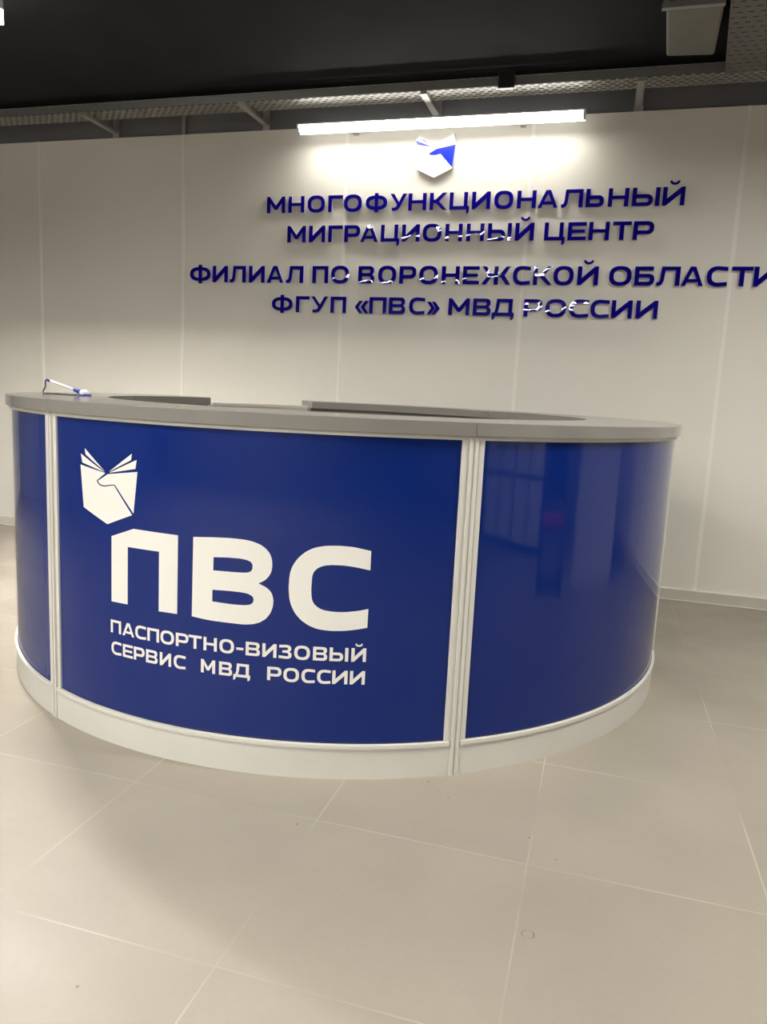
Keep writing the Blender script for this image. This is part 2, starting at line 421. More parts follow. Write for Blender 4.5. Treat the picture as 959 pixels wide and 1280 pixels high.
# ---------------------------------------------------------------- room
XL, XR, YB, ZW, ZC = -7.2, 4.6, -9.2, 2.97, 3.13
bm = bmesh.new(); add_box(bm, XL, XR, YB, 0.1, -0.1, 0.0); struct('floor', bm, MT['floor'])
bm = bmesh.new(); add_box(bm, XL, XR, YB, 0.1, ZC, ZC + 0.1); struct('ceiling', bm, MT['ceiling'])
bm = bmesh.new()
add_box(bm, XL, XR, 0.0, 0.1, 0.0, ZW, 0)
add_box(bm, XL, XR, 0.03, 0.1, ZW, ZC, 1)
struct('wall_back', bm, [MT['wall'], MT['upper']])
bm = bmesh.new(); add_box(bm, XL - 0.1, XL, YB, 0.1, 0, ZC); struct('wall_left', bm, MT['roomwall'])
bm = bmesh.new(); add_box(bm, XR, XR + 0.1, YB, 0.1, 0, ZC); struct('wall_right', bm, MT['roomwall'])
bm = bmesh.new(); add_box(bm, XL, XR, YB - 0.1, YB, 0, ZC); struct('wall_front', bm, MT['roomwall'])
# seam strips between the wall panels
SEAM0, SEAM = -4.2831, 1.2330
for i, k in enumerate(range(-2, 8)):
    x = SEAM0 + k * SEAM
    bm = bmesh.new()
    add_box(bm, x - 0.012, x + 0.012, -0.003, 0.0, 0.075, ZW)
    add_box(bm, x - 0.004, x + 0.004, -0.0045, -0.003, 0.075, ZW)
    struct('trim_%d' % (i + 1), bm, MT['seam'])
# edge line under the dark band, and skirting
bm = bmesh.new(); add_box(bm, XL, XR, 0.026, 0.03, ZC - 0.012, ZC); struct('trim_11', bm, MT['upper'])
bm = bmesh.new()
add_box(bm, XL, XR, -0.012, 0.0, 0.0, 0.068, 0)
add_box(bm, XL, XR, -0.014, 0.0, 0.068, 0.075, 1)
add_box(bm, XL, XR, -0.016, -0.012, 0.0, 0.004, 1)
struct('baseboard_back', bm, [MT['base'], MT['basecap']])

# ---------------------------------------------------------------- reception desk
CX, CY = -1.2034, -1.5207
REAR = 0.93                                   # the rear half is a little flatter than the front
def P(a, r, z):
    a = math.radians(a)
    s = math.sin(a)
    return Vector((CX + r * math.cos(a), CY + r * s * (REAR if s > 0 else 1.0), z))

def add_arc(bm, r0, r1, z0, z1, a0, a1, mi=0, step=1.0):
    """curved solid between radii r0<r1, heights z0<z1 and angles a0<a1 (degrees)"""
    n = max(2, int(abs(a1 - a0) / step))
    rings = []
    for i in range(n + 1):
        a = a0 + (a1 - a0) * i / n
        rings.append([bm.verts.new(P(a, r, z)) for r, z in ((r0, z0), (r1, z0), (r1, z1), (r0, z1))])
    for i in range(n):
        for k in range(4):
            f = bm.faces.new((rings[i][k], rings[i][(k + 1) % 4], rings[i + 1][(k + 1) % 4], rings[i + 1][k]))
            f.material_index = mi
    bm.faces.new(rings[0][::-1]).material_index = mi
    bm.faces.new(rings[-1]).material_index = mi

POSTS = [-172.2, -114.5, -56.75, 1.0, 61.0, 120.0, 154.5]
desk = thing('reception_desk', (CX, CY, 0), 'large round blue and white reception desk with grey countertop on beige floor', 'reception desk')
R_TOP, R_IN, R_PANEL, R_RAIL, R_KICK, R_POST, R_FRAME = 1.5246, 1.125, 1.5017, 1.5155, 1.5095, 1.513, 1.509
Z_T0, Z_T1 = 1.1077, 1.150
spans = [(POSTS[i], POSTS[i + 1]) for i in range(5)] + [(154.5, 187.8)]
panels = []
for (a0, a1) in spans:
    j = 0.03
    bm = bmesh.new(); add_arc(bm, R_IN, R_TOP, Z_T0, Z_T1, a0 + j, a1 - j)
    finish('countertop', bm, MT['top'], desk, bevel=0.002)
    bm = bmesh.new(); add_arc(bm, R_PANEL - 0.018, R_PANEL, 0.116, 1.0955, a0 + 0.9, a1 - 0.9, step=0.75)
    for f in bm.faces:
        f.smooth = True
    pn = finish('front_panel', bm, MT['blue'], desk)
    md = pn.modifiers.new('split', 'EDGE_SPLIT')
    md.split_angle = math.radians(40)
    panels.append(pn)
    bm = bmesh.new()
    add_arc(bm, R_PANEL - 0.018, R_RAIL - 0.004, 1.0955, Z_T0, a0 + 0.05, a1 - 0.05)
    finish('top_rail', bm, MT['white'], desk)
    bm = bmesh.new()
    add_arc(bm, R_PANEL - 0.018, R_RAIL, 0.104, 0.118, a0 + 0.7, a1 - 0.7)
    add_arc(bm, R_PANEL - 0.018, R_RAIL - 0.003, 0.097, 0.104, a0 + 0.7, a1 - 0.7)
    finish('bottom_rail', bm, MT['white'], desk, bevel=0.0015)
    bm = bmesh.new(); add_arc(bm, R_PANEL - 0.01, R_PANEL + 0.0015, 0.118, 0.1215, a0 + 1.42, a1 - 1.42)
    finish('shade_strip', bm, MT['shadeline'], desk)  # dark strip standing in for the shade where the panel is recessed
    bm = bmesh.new(); add_arc(bm, R_PANEL - 0.018, R_KICK, 0.0, 0.097, a0 + 0.55, a1 - 0.55)
    finish('kick_plate', bm, MT['kick'], desk)
    bm = bmesh.new()
    add_arc(bm, R_FRAME - 0.02, R_FRAME, 0.118, 1.0955, a0 + 0.68, a0 + 1.42, step=0.3)
    finish('panel_frame', bm, MT['white'], desk, bevel=0.0015)
    bm = bmesh.new()
    add_arc(bm, R_FRAME - 0.02, R_FRAME, 0.118, 1.0955, a1 - 1.42, a1 - 0.6, step=0.3)
    finish('panel_frame', bm, MT['white'], desk, bevel=0.0015)
    bm = bmesh.new(); add_arc(bm, R_IN + 0.03, R_IN + 0.05, 0.0, Z_T0, a0, a1)
    finish('inner_board', bm, MT['inner'], desk)
for a in POSTS[1:] + [187.8]:
    bm = bmesh.new()
    add_arc(bm, R_POST - 0.03, R_POST - 0.003, 0.0, Z_T0, a - 0.58, a + 0.58, step=0.2)      # body
    for off, w in ((-0.34, 0.22), (0.34, 0.22)):                                   # ridges with grooves between
        add_arc(bm, R_POST - 0.003, R_POST + 0.0015, 0.0, Z_T0 - 0.004, a + off - w, a + off + w, step=0.1)
    finish('post', bm, MT['white'], desk)
# end boards beside the entrance and the low gate between them
for a in (120.0, 154.5):
    s = 0.0 if a == 120.0 else 0.7
    bm = bmesh.new(); add_arc(bm, R_IN + 0.03, R_PANEL - 0.02, 0.0, Z_T0, a - 0.7 + s, a + s, step=0.35)
    finish('end_board', bm, MT['gate'], desk)
bm = bmesh.new()
add_arc(bm, R_IN + 0.02, R_IN + 0.045, 0.06, 1.105, 121.2, 153.3)
add_arc(bm, R_IN + 0.010, R_IN + 0.055, 1.105, 1.122, 121.2, 153.3)
gate = finish('entrance_gate', bm, MT['gate'], desk)
for z in (0.25, 1.02):
    p = P(120.6, R_IN + 0.03, z)
    bm = bmesh.new(); add_tube(bm, [p, p + Vector((0, 0, 0.09))], 0.012, 10)
    finish('hinge', bm, MT['galv'], gate)

# ---- writing on the front panel
RV = R_PANEL + 0.0012
def cyl3d(u, v, d):
    a = u / R_PANEL
    return Vector((CX + (RV - d) * math.cos(a), CY + (RV - d) * math.sin(a), v))

def wrapped(name, pieces, mt, parent, step=0.02):
    """flat outlines in (arc length, height), cut into narrow strips and laid round the panel"""
    bm = bmesh.new()
    for outer, holes in pieces:
        add_poly(bm, outer, holes, lambda u, v, d: Vector((u, v, 0)), 0)
    us = [v.co.x for v in bm.verts]
    x = math.floor(min(us) / step) * step
    while x < max(us):
        bmesh.ops.bisect_plane(bm, geom=bm.verts[:] + bm.edges[:] + bm.faces[:], plane_co=(x, 0, 0), plane_no=(1, 0, 0))
        x += step
    for v in bm.verts:
        v.co = cyl3d(v.co.x, v.co.y, 0)
    return finish(name, bm, mt, parent, recalc=False)

# ---------------------------------------------------------------- letter shapes (unit cap height)
def quad(cx, cy, rx, ry, a0, a1, n=8, e=2.5):
    out = []
    for i in range(n + 1):
        a = math.radians(a0 + (a1 - a0) * i / n)
        c, s = math.cos(a), math.sin(a)
        out.append((cx + rx * math.copysign(abs(c) ** (2 / e), c), cy + ry * math.copysign(abs(s) ** (2 / e), s)))
    return out

def mirror(pts, w):
    return [(w - x, y) for x, y in reversed(pts)]

def bowl(x0, x1, y0, y1, r=None):
    """right-hand bowl from (x0,y0) round to (x0,y1)"""
    ry = (y1 - y0) / 2
    rx = min(x1 - x0, ry * 1.1)
    return [(x0, y0)] + quad(x1 - rx, (y0 + y1) / 2, rx, ry, -90, 90, 14, 2.4) + [(x0, y1)]

def glyph(ch, w, t=0.235, h=0.205):
    c = w / 2
    if ch == 'П':
        return [([(0, 0), (t, 0), (t, 1 - h), (w - t, 1 - h), (w - t, 0), (w, 0), (w, 1), (0, 1)], [])]
    if ch == 'Г':
        return [([(0, 0), (t, 0), (t, 1 - h), (w, 1 - h), (w, 1), (0, 1)], [])]
    if ch == 'Т':
        return [([(c - t / 2, 0), (c + t / 2, 0), (c + t / 2, 1 - h), (w, 1 - h), (w, 1), (0, 1), (0, 1 - h), (c - t / 2, 1 - h)], [])]
    if ch == 'Е':
        return [([(0, 0), (w, 0), (w, h), (t, h), (t, .41), (w - .07, .41), (w - .07, .59), (t, .59), (t, 1 - h), (w, 1 - h), (w, 1), (0, 1)], [])]
    if ch == 'Н':
        return [([(0, 0), (t, 0), (t, .41), (w - t, .41), (w - t, 0), (w, 0), (w, 1), (w - t, 1), (w - t, .595), (t, .595), (t, 1), (0, 1)], [])]
    if ch == 'М':
        return [([(0, 0), (t, 0), (t, .62), (c - .09, .20), (c + .09, .20), (w - t, .62), (w - t, 0), (w, 0), (w, 1), (w - .2, 1), (c, .45), (.2, 1), (0, 1)], [])]
    if ch in 'ИЙ':
        g = [([(0, 0), (.2, 0), (w - t, .62), (w - t, 0), (w, 0), (w, 1), (w - .2, 1), (t, .38), (t, 1), (0, 1)], [])]
        if ch == 'Й':
            b = [(c - .27, 1.33), (c - .25, 1.22), (c - .15, 1.13), (c, 1.10), (c + .15, 1.13), (c + .25, 1.22), (c + .27, 1.33),
                 (c + .15, 1.33), (c + .12, 1.26), (c, 1.225), (c - .12, 1.26), (c - .15, 1.33)]
            g.append((b, []))
        return g
    if ch == 'О':
        return [(quad(c, .5, c, .52, 0, 352.5, 47), [quad(c, .5, c - t, .52 - h, 0, 352.5, 47)])]
    if ch == 'С':
        m = w * .56
        o = [(w, .985), (m, 1.02)] + quad(m, .5, m, .52, 90, 270, 24)[1:-1] + [(m, -.02), (w, .015), (w, .015 + h), (m, h - .02)]
        o += quad(m, .5, m - t, .52 - h, 270, 90, 24)[1:-1] + [(m, 1.02 - h), (w, .985 - h)]
        return [(o, [])]
    if ch == 'Р':
        o = [(0, 0), (t, 0), (t, .30)] + bowl(t + .05, w, .30, 1)[1:-1] + [(0, 1)]
        return [(o, [[(t, .30 + h), (t, 1 - h)] + bowl(t, w - t, .30 + h, 1 - h)[1:-1][::-1]])]
    if ch in 'ЬЫ':
        ww = w if ch == 'Ь' else w - t - .13
        o = [(0, 0)] + bowl(t, ww, 0, .64)[1:-1] + [(t, .64), (t, 1), (0, 1)]
        g = [(o, [[(t, h), (t, .64 - h)] + bowl(t, ww - t, h, .64 - h)[1:-1][::-1]])]
        if ch == 'Ы':
            g.append(([(w - t, 0), (w, 0), (w, 1), (w - t, 1)], []))
        return g
    if ch == 'Б':
        o = [(0, 0)] + bowl(t, w, 0, .62)[1:-1] + [(t, .62), (t, 1 - h), (w - .07, 1 - h), (w - .07, 1), (0, 1)]
        return [(o, [[(t, h), (t, .62 - h)] + bowl(t, w - t, h, .62 - h)[1:-1][::-1]])]
    if ch == 'В':
        lo, hi = bowl(t, w, 0, .53)[1:-1], bowl(t, w - .03, .50, 1)[1:-1]
        k = next(i for i, p in enumerate(lo) if p[1] > .49 and i > 7)
        k2 = next(i for i, p in enumerate(hi) if p[1] > .53)
        o = [(0, 0)] + lo[:k] + [(w - .13, .515)] + hi[k2:] + [(0, 1)]
        h1 = [(t, h), (t, .42)] + bowl(t, w - t, h, .42)[1:-1][::-1]
        h2 = [(t, .595), (t, 1 - h)] + bowl(t, w - t - .03, .595, 1 - h)[1:-1][::-1]
        return [(o, [h1, h2])]
    if ch == 'З':
        o = [(0, .02), (w * .5, -.01)] + quad(w * .55, .265, w * .45, .275, -90, 60, 10)[1:] + [(w - .12, .52)]
        o += quad(w * .52, .74, w * .44, .27, -50, 90, 10) + [(.03, .98), (.03, .98 - h), (w * .5, 1.01 - h)]
        o += quad(w * .52, .72, w * .44 - t, .11, 90, -90, 8) + [(w * .28, .59), (w * .28, .43)]
        o += quad(w * .55, .30, w * .45 - t, .125, 90, -90, 8) + [(w * .5, h - .01), (0, .02 + h)]
        return [(o, [])]
    if ch == 'А':
        k = .135
        x_in = lambda y: .23 + (c - .23) * y / .93
        o = [(0, 0), (.235, 0), (x_in(.19) - .02, .19), (w - x_in(.19) + .02, .19), (w - .235, 0), (w, 0), (c + k, 1), (c - k, 1)]
        hl = [(x_in(.36), .36), (c, .80), (w - x_in(.36), .36)]
        return [(o, [hl])]
    if ch == 'Л':
        o = [(0, 0), (.12, -.01), (.24, .03), (.32, .12), (.37, .27), (.42, 1 - h), (w - t, 1 - h), (w - t, 0), (w, 0), (w, 1), (.23, 1), (.18, .38), (.14, .22), (.09, .185), (0, .19)]
        return [(o, [])]
    if ch == 'Ц':
        d = .10
        o = [(0, 0), (w - .17, 0), (w - .17, -.24), (w - .06, -.22), (w, -.10), (w, h), (w - d, h), (w - d, 1), (w - d - t, 1), (w - d - t, h), (t, h), (t, 1), (0, 1)]
        return [(o, [])]
    if ch == 'Д':
        o = [(0, h), (0, -.24), (.12, -.20), (.19, -.06), (.19, 0), (w - .19, 0), (w - .19, -.24), (w - .07, -.20), (w, -.06), (w, h), (w - .10, h), (w - .10, 1), (.26, 1), (.22, .45), (.14, h)]
        return [(o, [[(.35, h), (.42, .5), (.45, 1 - h), (w - .10 - t, 1 - h), (w - .10 - t, h)]])]
    if ch == 'У':
        o = [(0, 1), (c - .08, .36), (c - .16, .21), (c - .26, .185), (.12, .185), (.12, 0), (c - .22, 0), (c - .02, .06), (c + .12, .24), (w, 1), (w - .24, 1), (c + .04, .50), (.25, 1)]
        return [(o[::-1], [])]
    if ch == 'К':
        o = [(0, 0), (t, 0), (t, .41), (.36, .41), (w - .26, 0), (w, 0), (.36 + .22, .51), (w - .02, 1), (w - .27, 1), (.36, .60), (t, .60), (t, 1), (0, 1)]
        return [(o, [])]
    if ch == 'Ж':
        s = t / 2
        half = [(c - s, 0), (c - s, .41), (c - s - .13, .41), (.26, 0), (0, 0), (c - s - .36, .51), (.02, 1), (.27, 1), (c - s - .13, .60), (c - s, .60), (c - s, 1)]
        return [(half[::-1] + mirror(half, w)[::-1], [])]
    if ch == 'Ф':
        s = t / 2
        ym, ry = .5, .43
        def arcp(a0, a1, rx, r_y):
            return quad(c, ym, rx, r_y, a0, a1, 24)
        rgt = [p for p in arcp(-90, 90, c, ry) if p[0] > c + s + .01]
        lft = [p for p in arcp(90, 270, c, ry) if p[0] < c - s - .01]
        o = [(c - s, -.07), (c + s, -.07), (c + s, ym - ry)] + rgt + [(c + s, ym + ry), (c + s, 1.07), (c - s, 1.07), (c - s, ym + ry)] + lft + [(c - s, ym - ry)]
        rh = [p for p in arcp(-90, 90, c - t, ry - h) if p[0] > c + s + .01]
        lh = [p for p in arcp(90, 270, c - t, ry - h) if p[0] < c - s - .01]
        return [(o, [[(c + s, ym - ry + h)] + rh + [(c + s, ym + ry - h)], [(c - s, ym + ry - h)] + lh + [(c - s, ym - ry + h)]])]
    if ch in '«»':
        g = []
        for dx in (0, w - .52):
            o = [(dx, .39), (dx + .29, .01), (dx + .52, .01), (dx + .25, .39), (dx + .52, .77), (dx + .29, .77)]
            if ch == '»':
                o = mirror(o, w)
            g.append((o, []))
        return g
    if ch == '-':
        return [([(0, .33), (w, .33), (w, .51), (0, .51)], [])]
    raise KeyError(ch)

def placed(ch, x0, x1, z0, z1, t=0.235, h=0.205):
    H = z1 - z0
    return [([(x0 + px * H, z0 + py * H) for px, py in o], [[(x0 + px * H, z0 + py * H) for px, py in q] for q in hs]) for o, hs in glyph(ch, (x1 - x0) / H, t, h)]

front = panels[1]
wrapped('emblem', [(v, []) for v in DESK_EMBLEM.values()], MT['vinyl'], front)
def smooth_closed(pts, keep=1.0):
    """round the traced curve where it bends gently, keep its sharp corners"""
    n = len(pts)
    out = []
    for i in range(n):
        a, b, c = Vector(pts[i - 1]), Vector(pts[i]), Vector(pts[(i + 1) % n])
        ang = (b - a).angle(c - b, 0.0)
        if ang < math.radians(42):
            out += [tuple(b + (a - b) * 0.25), tuple(b * 0.85 + a * 0.075 + c * 0.075), tuple(b + (c - b) * 0.25)]
        else:
            out.append(tuple(b))
    return out
wrapped('letter', [(BIG['P'], [])], MT['vinyl'], front)
wrapped('letter', [(smooth_closed(BIG['Bo']), [smooth_closed(q) for q in BIG['Bh']])], MT['vinyl'], front)
wrapped('letter', [(smooth_closed(BIG['C']), [])], MT['vinyl'], front)
for T in (TEXT_UPPER, TEXT_LOWER):
    words = [[]]
    for k, (ch, a, b) in enumerate(T['rows']):
        if k and a - T['rows'][k - 1][2] > 0.03:
            words.append([])
        words[-1] += placed(ch, a, b, T['z0'], T['z1'], 0.225, 0.195)
    for pcs in words:
        wrapped('lettering', pcs, MT['vinyl'], front)

# ---------------------------------------------------------------- letters on the wall
SIGNS = [('large blue raised wall letters, top line of four, under the white and blue emblem', 0),
         ('blue raised wall letters, second line of four, two words of a centre name', 1),
         ('blue raised wall letters, third and widest line, running out of the right side', 2),
         ('blue raised wall letters, lowest line of four, with a word in angle quotes', 3)]
# how far each letter leans back (radians): they are glued on unevenly, so some mirror the ceiling lamps
LEAN = {0: {0: -.03},
        1: {4: -.031, 6: -.020, 7: -.027, 8: -.019, 9: -.023, 10: -.016},
        2: {0: .001, 7: -.008, 8: -.002, 9: .000, 10: .012, 11: -.008, 12: -.004, 13: -.009, 14: -.013, 15: -.018, 16: -.015, 17: -.019, 18: .012},
        3: {12: .021, 13: .0225, 14: .020, 16: .025}}
REST = {0: -.012, 1: .010, 2: .014, 3: 0.0}
for (lab, li), L in zip(SIGNS, WALL_LINES):
    xm = (L['rows'][0][1] + L['rows'][-1][2]) / 2
    sg = thing('wall_sign', (xm, 0, L['z0']), lab, 'sign', 'raised lettering lines on the back wall')
    for k, (ch, a, b) in enumerate(L['rows']):
        bm = bmesh.new()
        ctr = Vector(((a + b) / 2, -0.015, (L['z0'] + L['z1']) / 2))
        for o, hs in placed(ch, a, b, L['z0'], L['z1']):
            add_poly(bm, o, hs, lambda u, v, d: Vector((u, -0.024 + d, v)), 0.004, 0, 0)
            add_poly(bm, o, hs, lambda u, v, d: Vector((u, -0.0198 + d, v)), 0.0148, 1, 1)
        lt = finish('letter', bm, [MT['letter'], MT['letterside']], sg, loc=ctr)
        lean = LEAN.get(li, {}).get(k, REST[li] + random.uniform(-.002, .002))
        lt.rotation_euler = (-lean, 0, random.uniform(-.004, .004))

em = thing('wall_emblem', (-1.2, 0, 2.62), 'white open book emblem with blue arm, mounted under the wall lamp', 'emblem')
y3 = lambda yy: (lambda u, v, d: Vector((u, yy + d, v)))
bm = bmesh.new(); add_poly(bm, WALL_EMBLEM['back'], [], y3(-0.028), 0.0255); finish('backplate', bm, MT['signwhite'], em)
bm = bmesh.new(); add_poly(bm, WALL_EMBLEM['arm'], [], y3(-0.031), 0.003); finish('arm_shape', bm, MT['signblue'], em)
for k in ('blue1', 'blue2'):
    bm = bmesh.new(); add_poly(bm, WALL_EMBLEM[k], [], y3(-0.031), 0.003); finish('page_shape', bm, MT['signblue'], em)

# ---------------------------------------------------------------- lamps
def bar_lamp(x0, x1, y, z, mt, label, group, flat=True, skirt=0.008, milky=False):
    """linear ceiling lamp along x hung on two rods: shallow housing, milky diffuser set in its underside"""
    t = thing('ceiling_lamp', ((x0 + x1) / 2, y, z), label, 'lamp', group)
    bm = bmesh.new()
    add_box(bm, x0, x1, y - 0.05, y + 0.05, z + 0.006, z + 0.05)
    finish('housing', bm, MT['alu'], t)
    for ya, yb in ((y - 0.05, y - 0.042), (y + 0.042, y + 0.05)):
        box_obj('side_strip', x0, x1, ya, yb, z - skirt, z + 0.006, MT['sidestrip'] if milky else MT['alu'], t)
    if milky:
        for xa, xb in ((x0, x0 + 0.006), (x1 - 0.006, x1)):
            box_obj('end_strip', xa, xb, y - 0.042, y + 0.042, z - 0.03, z, MT['sidestrip'], t)
    if flat:
        box_obj('diffuser', x0 + 0.01, x1 - 0.01, y - 0.042, y + 0.042, z + 0.001, z + 0.006, mt, t)
    else:
        bm = bmesh.new()
        n = 10
        ra = [bm.verts.new((x0, y + 0.045 * math.cos(math.pi * k / n), z - 0.045 * math.sin(math.pi * k / n))) for k in range(n + 1)]
        rb = [bm.verts.new((x1, v.co.y, v.co.z)) for v in ra]
        for k in range(n):
            bm.faces.new((ra[k], ra[k + 1], rb[k + 1], rb[k]))
        bm.faces.new(ra); bm.faces.new(rb[::-1]); bm.faces.new((ra[0], rb[0], rb[-1], ra[-1]))
        finish('diffuser', bm, mt, t)
    for xx in (x0 + 0.1, x1 - 0.1):
        bm = bmesh.new(); add_tube(bm, [(xx, y, z + 0.05), (xx, y, ZC)], 0.004, 6)
        finish('hanger', bm, MT['galv'], t)
    return t

bar_lamp(-3.46, -3.02, -1.78, 2.99, MT['sidelamp'], 'short bright ceiling lamp over the left end of the desk', None, skirt=0.06, milky=True)
for (x0, yy, mk, lb) in ((-3.9, -4.6, 'roomlamp', 'linear ceiling lamp above the left of the waiting area'), (-2.2, -4.6, 'roomlamp', 'linear ceiling lamp right in front of the desk'),
                         (-4.9, -7.4, 'rearlamp', 'linear ceiling lamp near the windows, left one of three'), (-3.3, -7.4, 'rearlamp', 'linear ceiling lamp near the windows, middle one of three'),
                         (-1.7, -7.4, 'rearlamp', 'linear ceiling lamp near the windows, right one of three'), (0.9, -2.7, 'rightfill', 'added linear fill lamp over the right end of the desk')):  # the last one is a fill added for the right side
    bar_lamp(x0, x0 + 1.5, yy, 3.02, MT[mk], lb, 'linear ceiling lamps over the waiting area')

wl = thing('wall_lamp', (-1.18, 0, 2.88), 'long white linear lamp glowing at the top of the wall over the emblem', 'lamp')
WX0, WX1, WY, WZ = -2.098, -0.268, -0.165, 2.888
box_obj('housing', WX0, WX1, WY - 0.038, WY + 0.026, WZ + 0.036, WZ + 0.044, MT['alu'], wl)
prof = [(-0.036, 0.036), (-0.034, 0.022), (-0.029, 0.010), (-0.022, 0.003), (-0.012, 0.0), (0.020, 0.0), (0.022, 0.0345), (0.0, 0.0355)]
prof = [(WY + a, WZ + c) for a, c in prof]
bm = bmesh.new()
ra = [bm.verts.new((WX0 + 0.012, y, z)) for y, z in prof]; rb = [bm.verts.new((WX1 - 0.012, y, z)) for y, z in prof]
for k in range(len(prof)):
    q = (k + 1) % len(prof)
    bm.faces.new((ra[k], ra[q], rb[q], rb[k]))
bm.faces.new(ra); bm.faces.new(rb[::-1])
finish('diffuser', bm, MT['walllamp'], wl)
for xa, xb in ((WX0 - 0.002, WX0 + 0.012), (WX1 - 0.012, WX1 + 0.002)):
    bm = bmesh.new()
    vs = [(WY + 0.026, WZ + 0.044), (WY - 0.038, WZ + 0.044)] + prof[0:6] + [(WY + 0.026, WZ)]
    a_ = [bm.verts.new((xa, y, z)) for y, z in vs]; b_ = [bm.verts.new((xb, y, z)) for y, z in vs]
    for k in range(len(vs)):
        q = (k + 1) % len(vs)
        bm.faces.new((a_[k], a_[q], b_[q], b_[k]))
    bm.faces.new(a_); bm.faces.new(b_[::-1])
    finish('end_cap', bm, MT['alu'], wl)
box_obj('back_diffuser', WX0, WX1, WY + 0.023, WY + 0.027, WZ - 0.004, WZ + 0.036, MT['glowstrip'], wl)
for xx in (-1.75, -0.65):
    box_obj('bracket', xx - 0.015, xx + 0.015, WY + 0.027, 0.0, WZ + 0.02, WZ + 0.038, MT['galv'], wl)

# ---------------------------------------------------------------- cable trays above the wall
tray = thing('cable_tray', (-1.8, -0.27, 3.03), 'long perforated steel cable tray running along the top of the wall', 'cable tray')
TY0, TY1, TZ0, TZ1 = -0.355, -0.19, 3.026, 3.075
bm = bmesh.new(); add_box(bm, XL + 0.05, XR - 0.05, TY0, TY1, TZ0, TZ0 + 0.0015); finish('tray_bottom', bm, MT['perf'], tray)
for yy in (TY0, TY1):
    bm = bmesh.new()
    add_box(bm, XL + 0.05, XR - 0.05, yy - 0.001, yy + 0.001, TZ0, TZ1)
    finish('side_rail', bm, MT['perfrail'], tray)
    bm = bmesh.new()
    s = 1 if yy == TY0 else -1
    add_box(bm, XL + 0.05, XR - 0.05, min(yy, yy + s * 0.008), max(yy, yy + s * 0.008), TZ1, TZ1 + 0.004)
    finish('rail_lip', bm, MT['galv'], tray)
for x in (-3.62, -2.42, -1.215, 0.03, 1.25):
    bm = bmesh.new()
    add_box(bm, x - 0.02, x + 0.02, TY0 - 0.01, 0.03, TZ0 - 0.022, TZ0 - 0.001)
    add_box(bm, x - 0.025, x + 0.025, 0.018, 0.03, 2.972, 3.11)
    finish('bracket', bm, MT['galv'], tray)
for x in (-3.05, 0.045):
    box_obj('wall_strut', x - 0.013, x + 0.013, 0.0, 0.03, 2.972, 3.12, MT['galv'], tray)

jb = thing('junction_box', (-0.71, -0.37, 3.0), 'small black box clipped on the front rail of the tray', 'junction box')
box_obj('housing', -0.765, -0.672, -0.395, -0.3575, 3.0, 3.092, MT['black'], jb, bevel=0.004)
box_obj('clip', -0.74, -0.70, -0.3575, -0.345, 3.079, 3.09, MT['galv'], jb)

ct = thing('crossing_cable_tray', (0.5, -0.8, 2.995), 'perforated steel tray coming out over the room at the right', 'cable tray')
ct_ang = math.radians(-6.0)
def crossing(name, x0, x1, z0, z1, mt, y0=-2.4, y1=-0.40, x_off=0.0):
    o = box_obj(name, x0, x1, y0 + 0.4, y1 + 0.4, z0, z1, mt, ct)
    o.data.transform(Matrix.Rotation(ct_ang, 4, 'Z'))
    o.data.transform(Matrix.Translation((0.555, -0.4, 0)))
    return o
crossing('tray_bottom', -0.10, 0.10, 3.0, 3.0015, MT['perfcross'])
crossing('side_rail', -0.101, -0.099, 2.995, 3.05, MT['perfcrossrail'])
crossing('side_rail', 0.099, 0.101, 2.995, 3.05, MT['perfcrossrail'])
for yy in (-0.7, -1.5):
    hx = 0.555 + 0.105 * (yy + 0.4)
    bm = bmesh.new(); add_tube(bm, [(hx, yy, 3.0), (hx, yy, ZC)], 0.004, 6)
    finish('hanger', bm, MT['galv'], ct)

vb = thing('vent_box', (0.24, -0.9, 3.0), 'pale sheet metal box with a perforated flange under the black ceiling', 'vent box')
bm = bmesh.new()
lo = [(0.105, -1.155), (0.350, -1.155), (0.372, -0.64), (0.140, -0.66)]
vl = [bm.verts.new((x, y, 3.0)) for x, y in lo]; vu = [bm.verts.new((x, y, ZC)) for x, y in lo]
bm.faces.new(vl[::-1]); bm.faces.new(vu)
for k in range(4):
    bm.faces.new((vl[k], vl[(k + 1) % 4], vu[(k + 1) % 4], vu[k]))
finish('body', bm, MT['box'], vb, bevel=0.012)
bm = bmesh.new(); add_box(bm, 0.085, 0.352, -1.185, -1.183, 3.0, 3.06); add_box(bm, 0.085, 0.352, -1.185, -1.155, 2.997, 2.9995)
finish('perforated_flange', bm, MT['perfrail'], vb)

# ---------------------------------------------------------------- pen on its stand
ZT = Z_T1
ps = thing('pen_stand', (-2.197, -2.223, ZT), 'white pen with dark blue cap and black cord on the countertop', 'pen')
B0 = Vector((-2.20, -2.225, ZT))
bm = bmesh.new()
add_tube(bm, [B0 + Vector((0, 0, z)) for z in (0, 0.004, 0.008, 0.011)], [0.030, 0.030, 0.026, 0.012], 24)
finish('base', bm, MT['penblue'], ps)
bm = bmesh.new()
bmesh.ops.create_uvsphere(bm, u_segments=20, v_segments=12, radius=1.0)
for v in bm.verts:
    v.co = Vector((v.co.x * 0.021, v.co.y * 0.018, v.co.z * 0.013)) + B0 + Vector((0.0, -0.004, 0.014))
for f in bm.faces:
    f.smooth = True
finish('holder_body', bm, MT['penwhite'], ps)
T1 = Vector((-2.400, -2.223, ZT + 0.062)); T0 = Vector((-2.222, -2.224, ZT + 0.016))
ax = (T1 - T0)
bm = bmesh.new(); add_tube(bm, [T0 + ax * s for s in (-0.02, 0.16, 0.2)], [0.010, 0.0095, 0.006], 14); finish('socket', bm, MT['penblue'], ps)
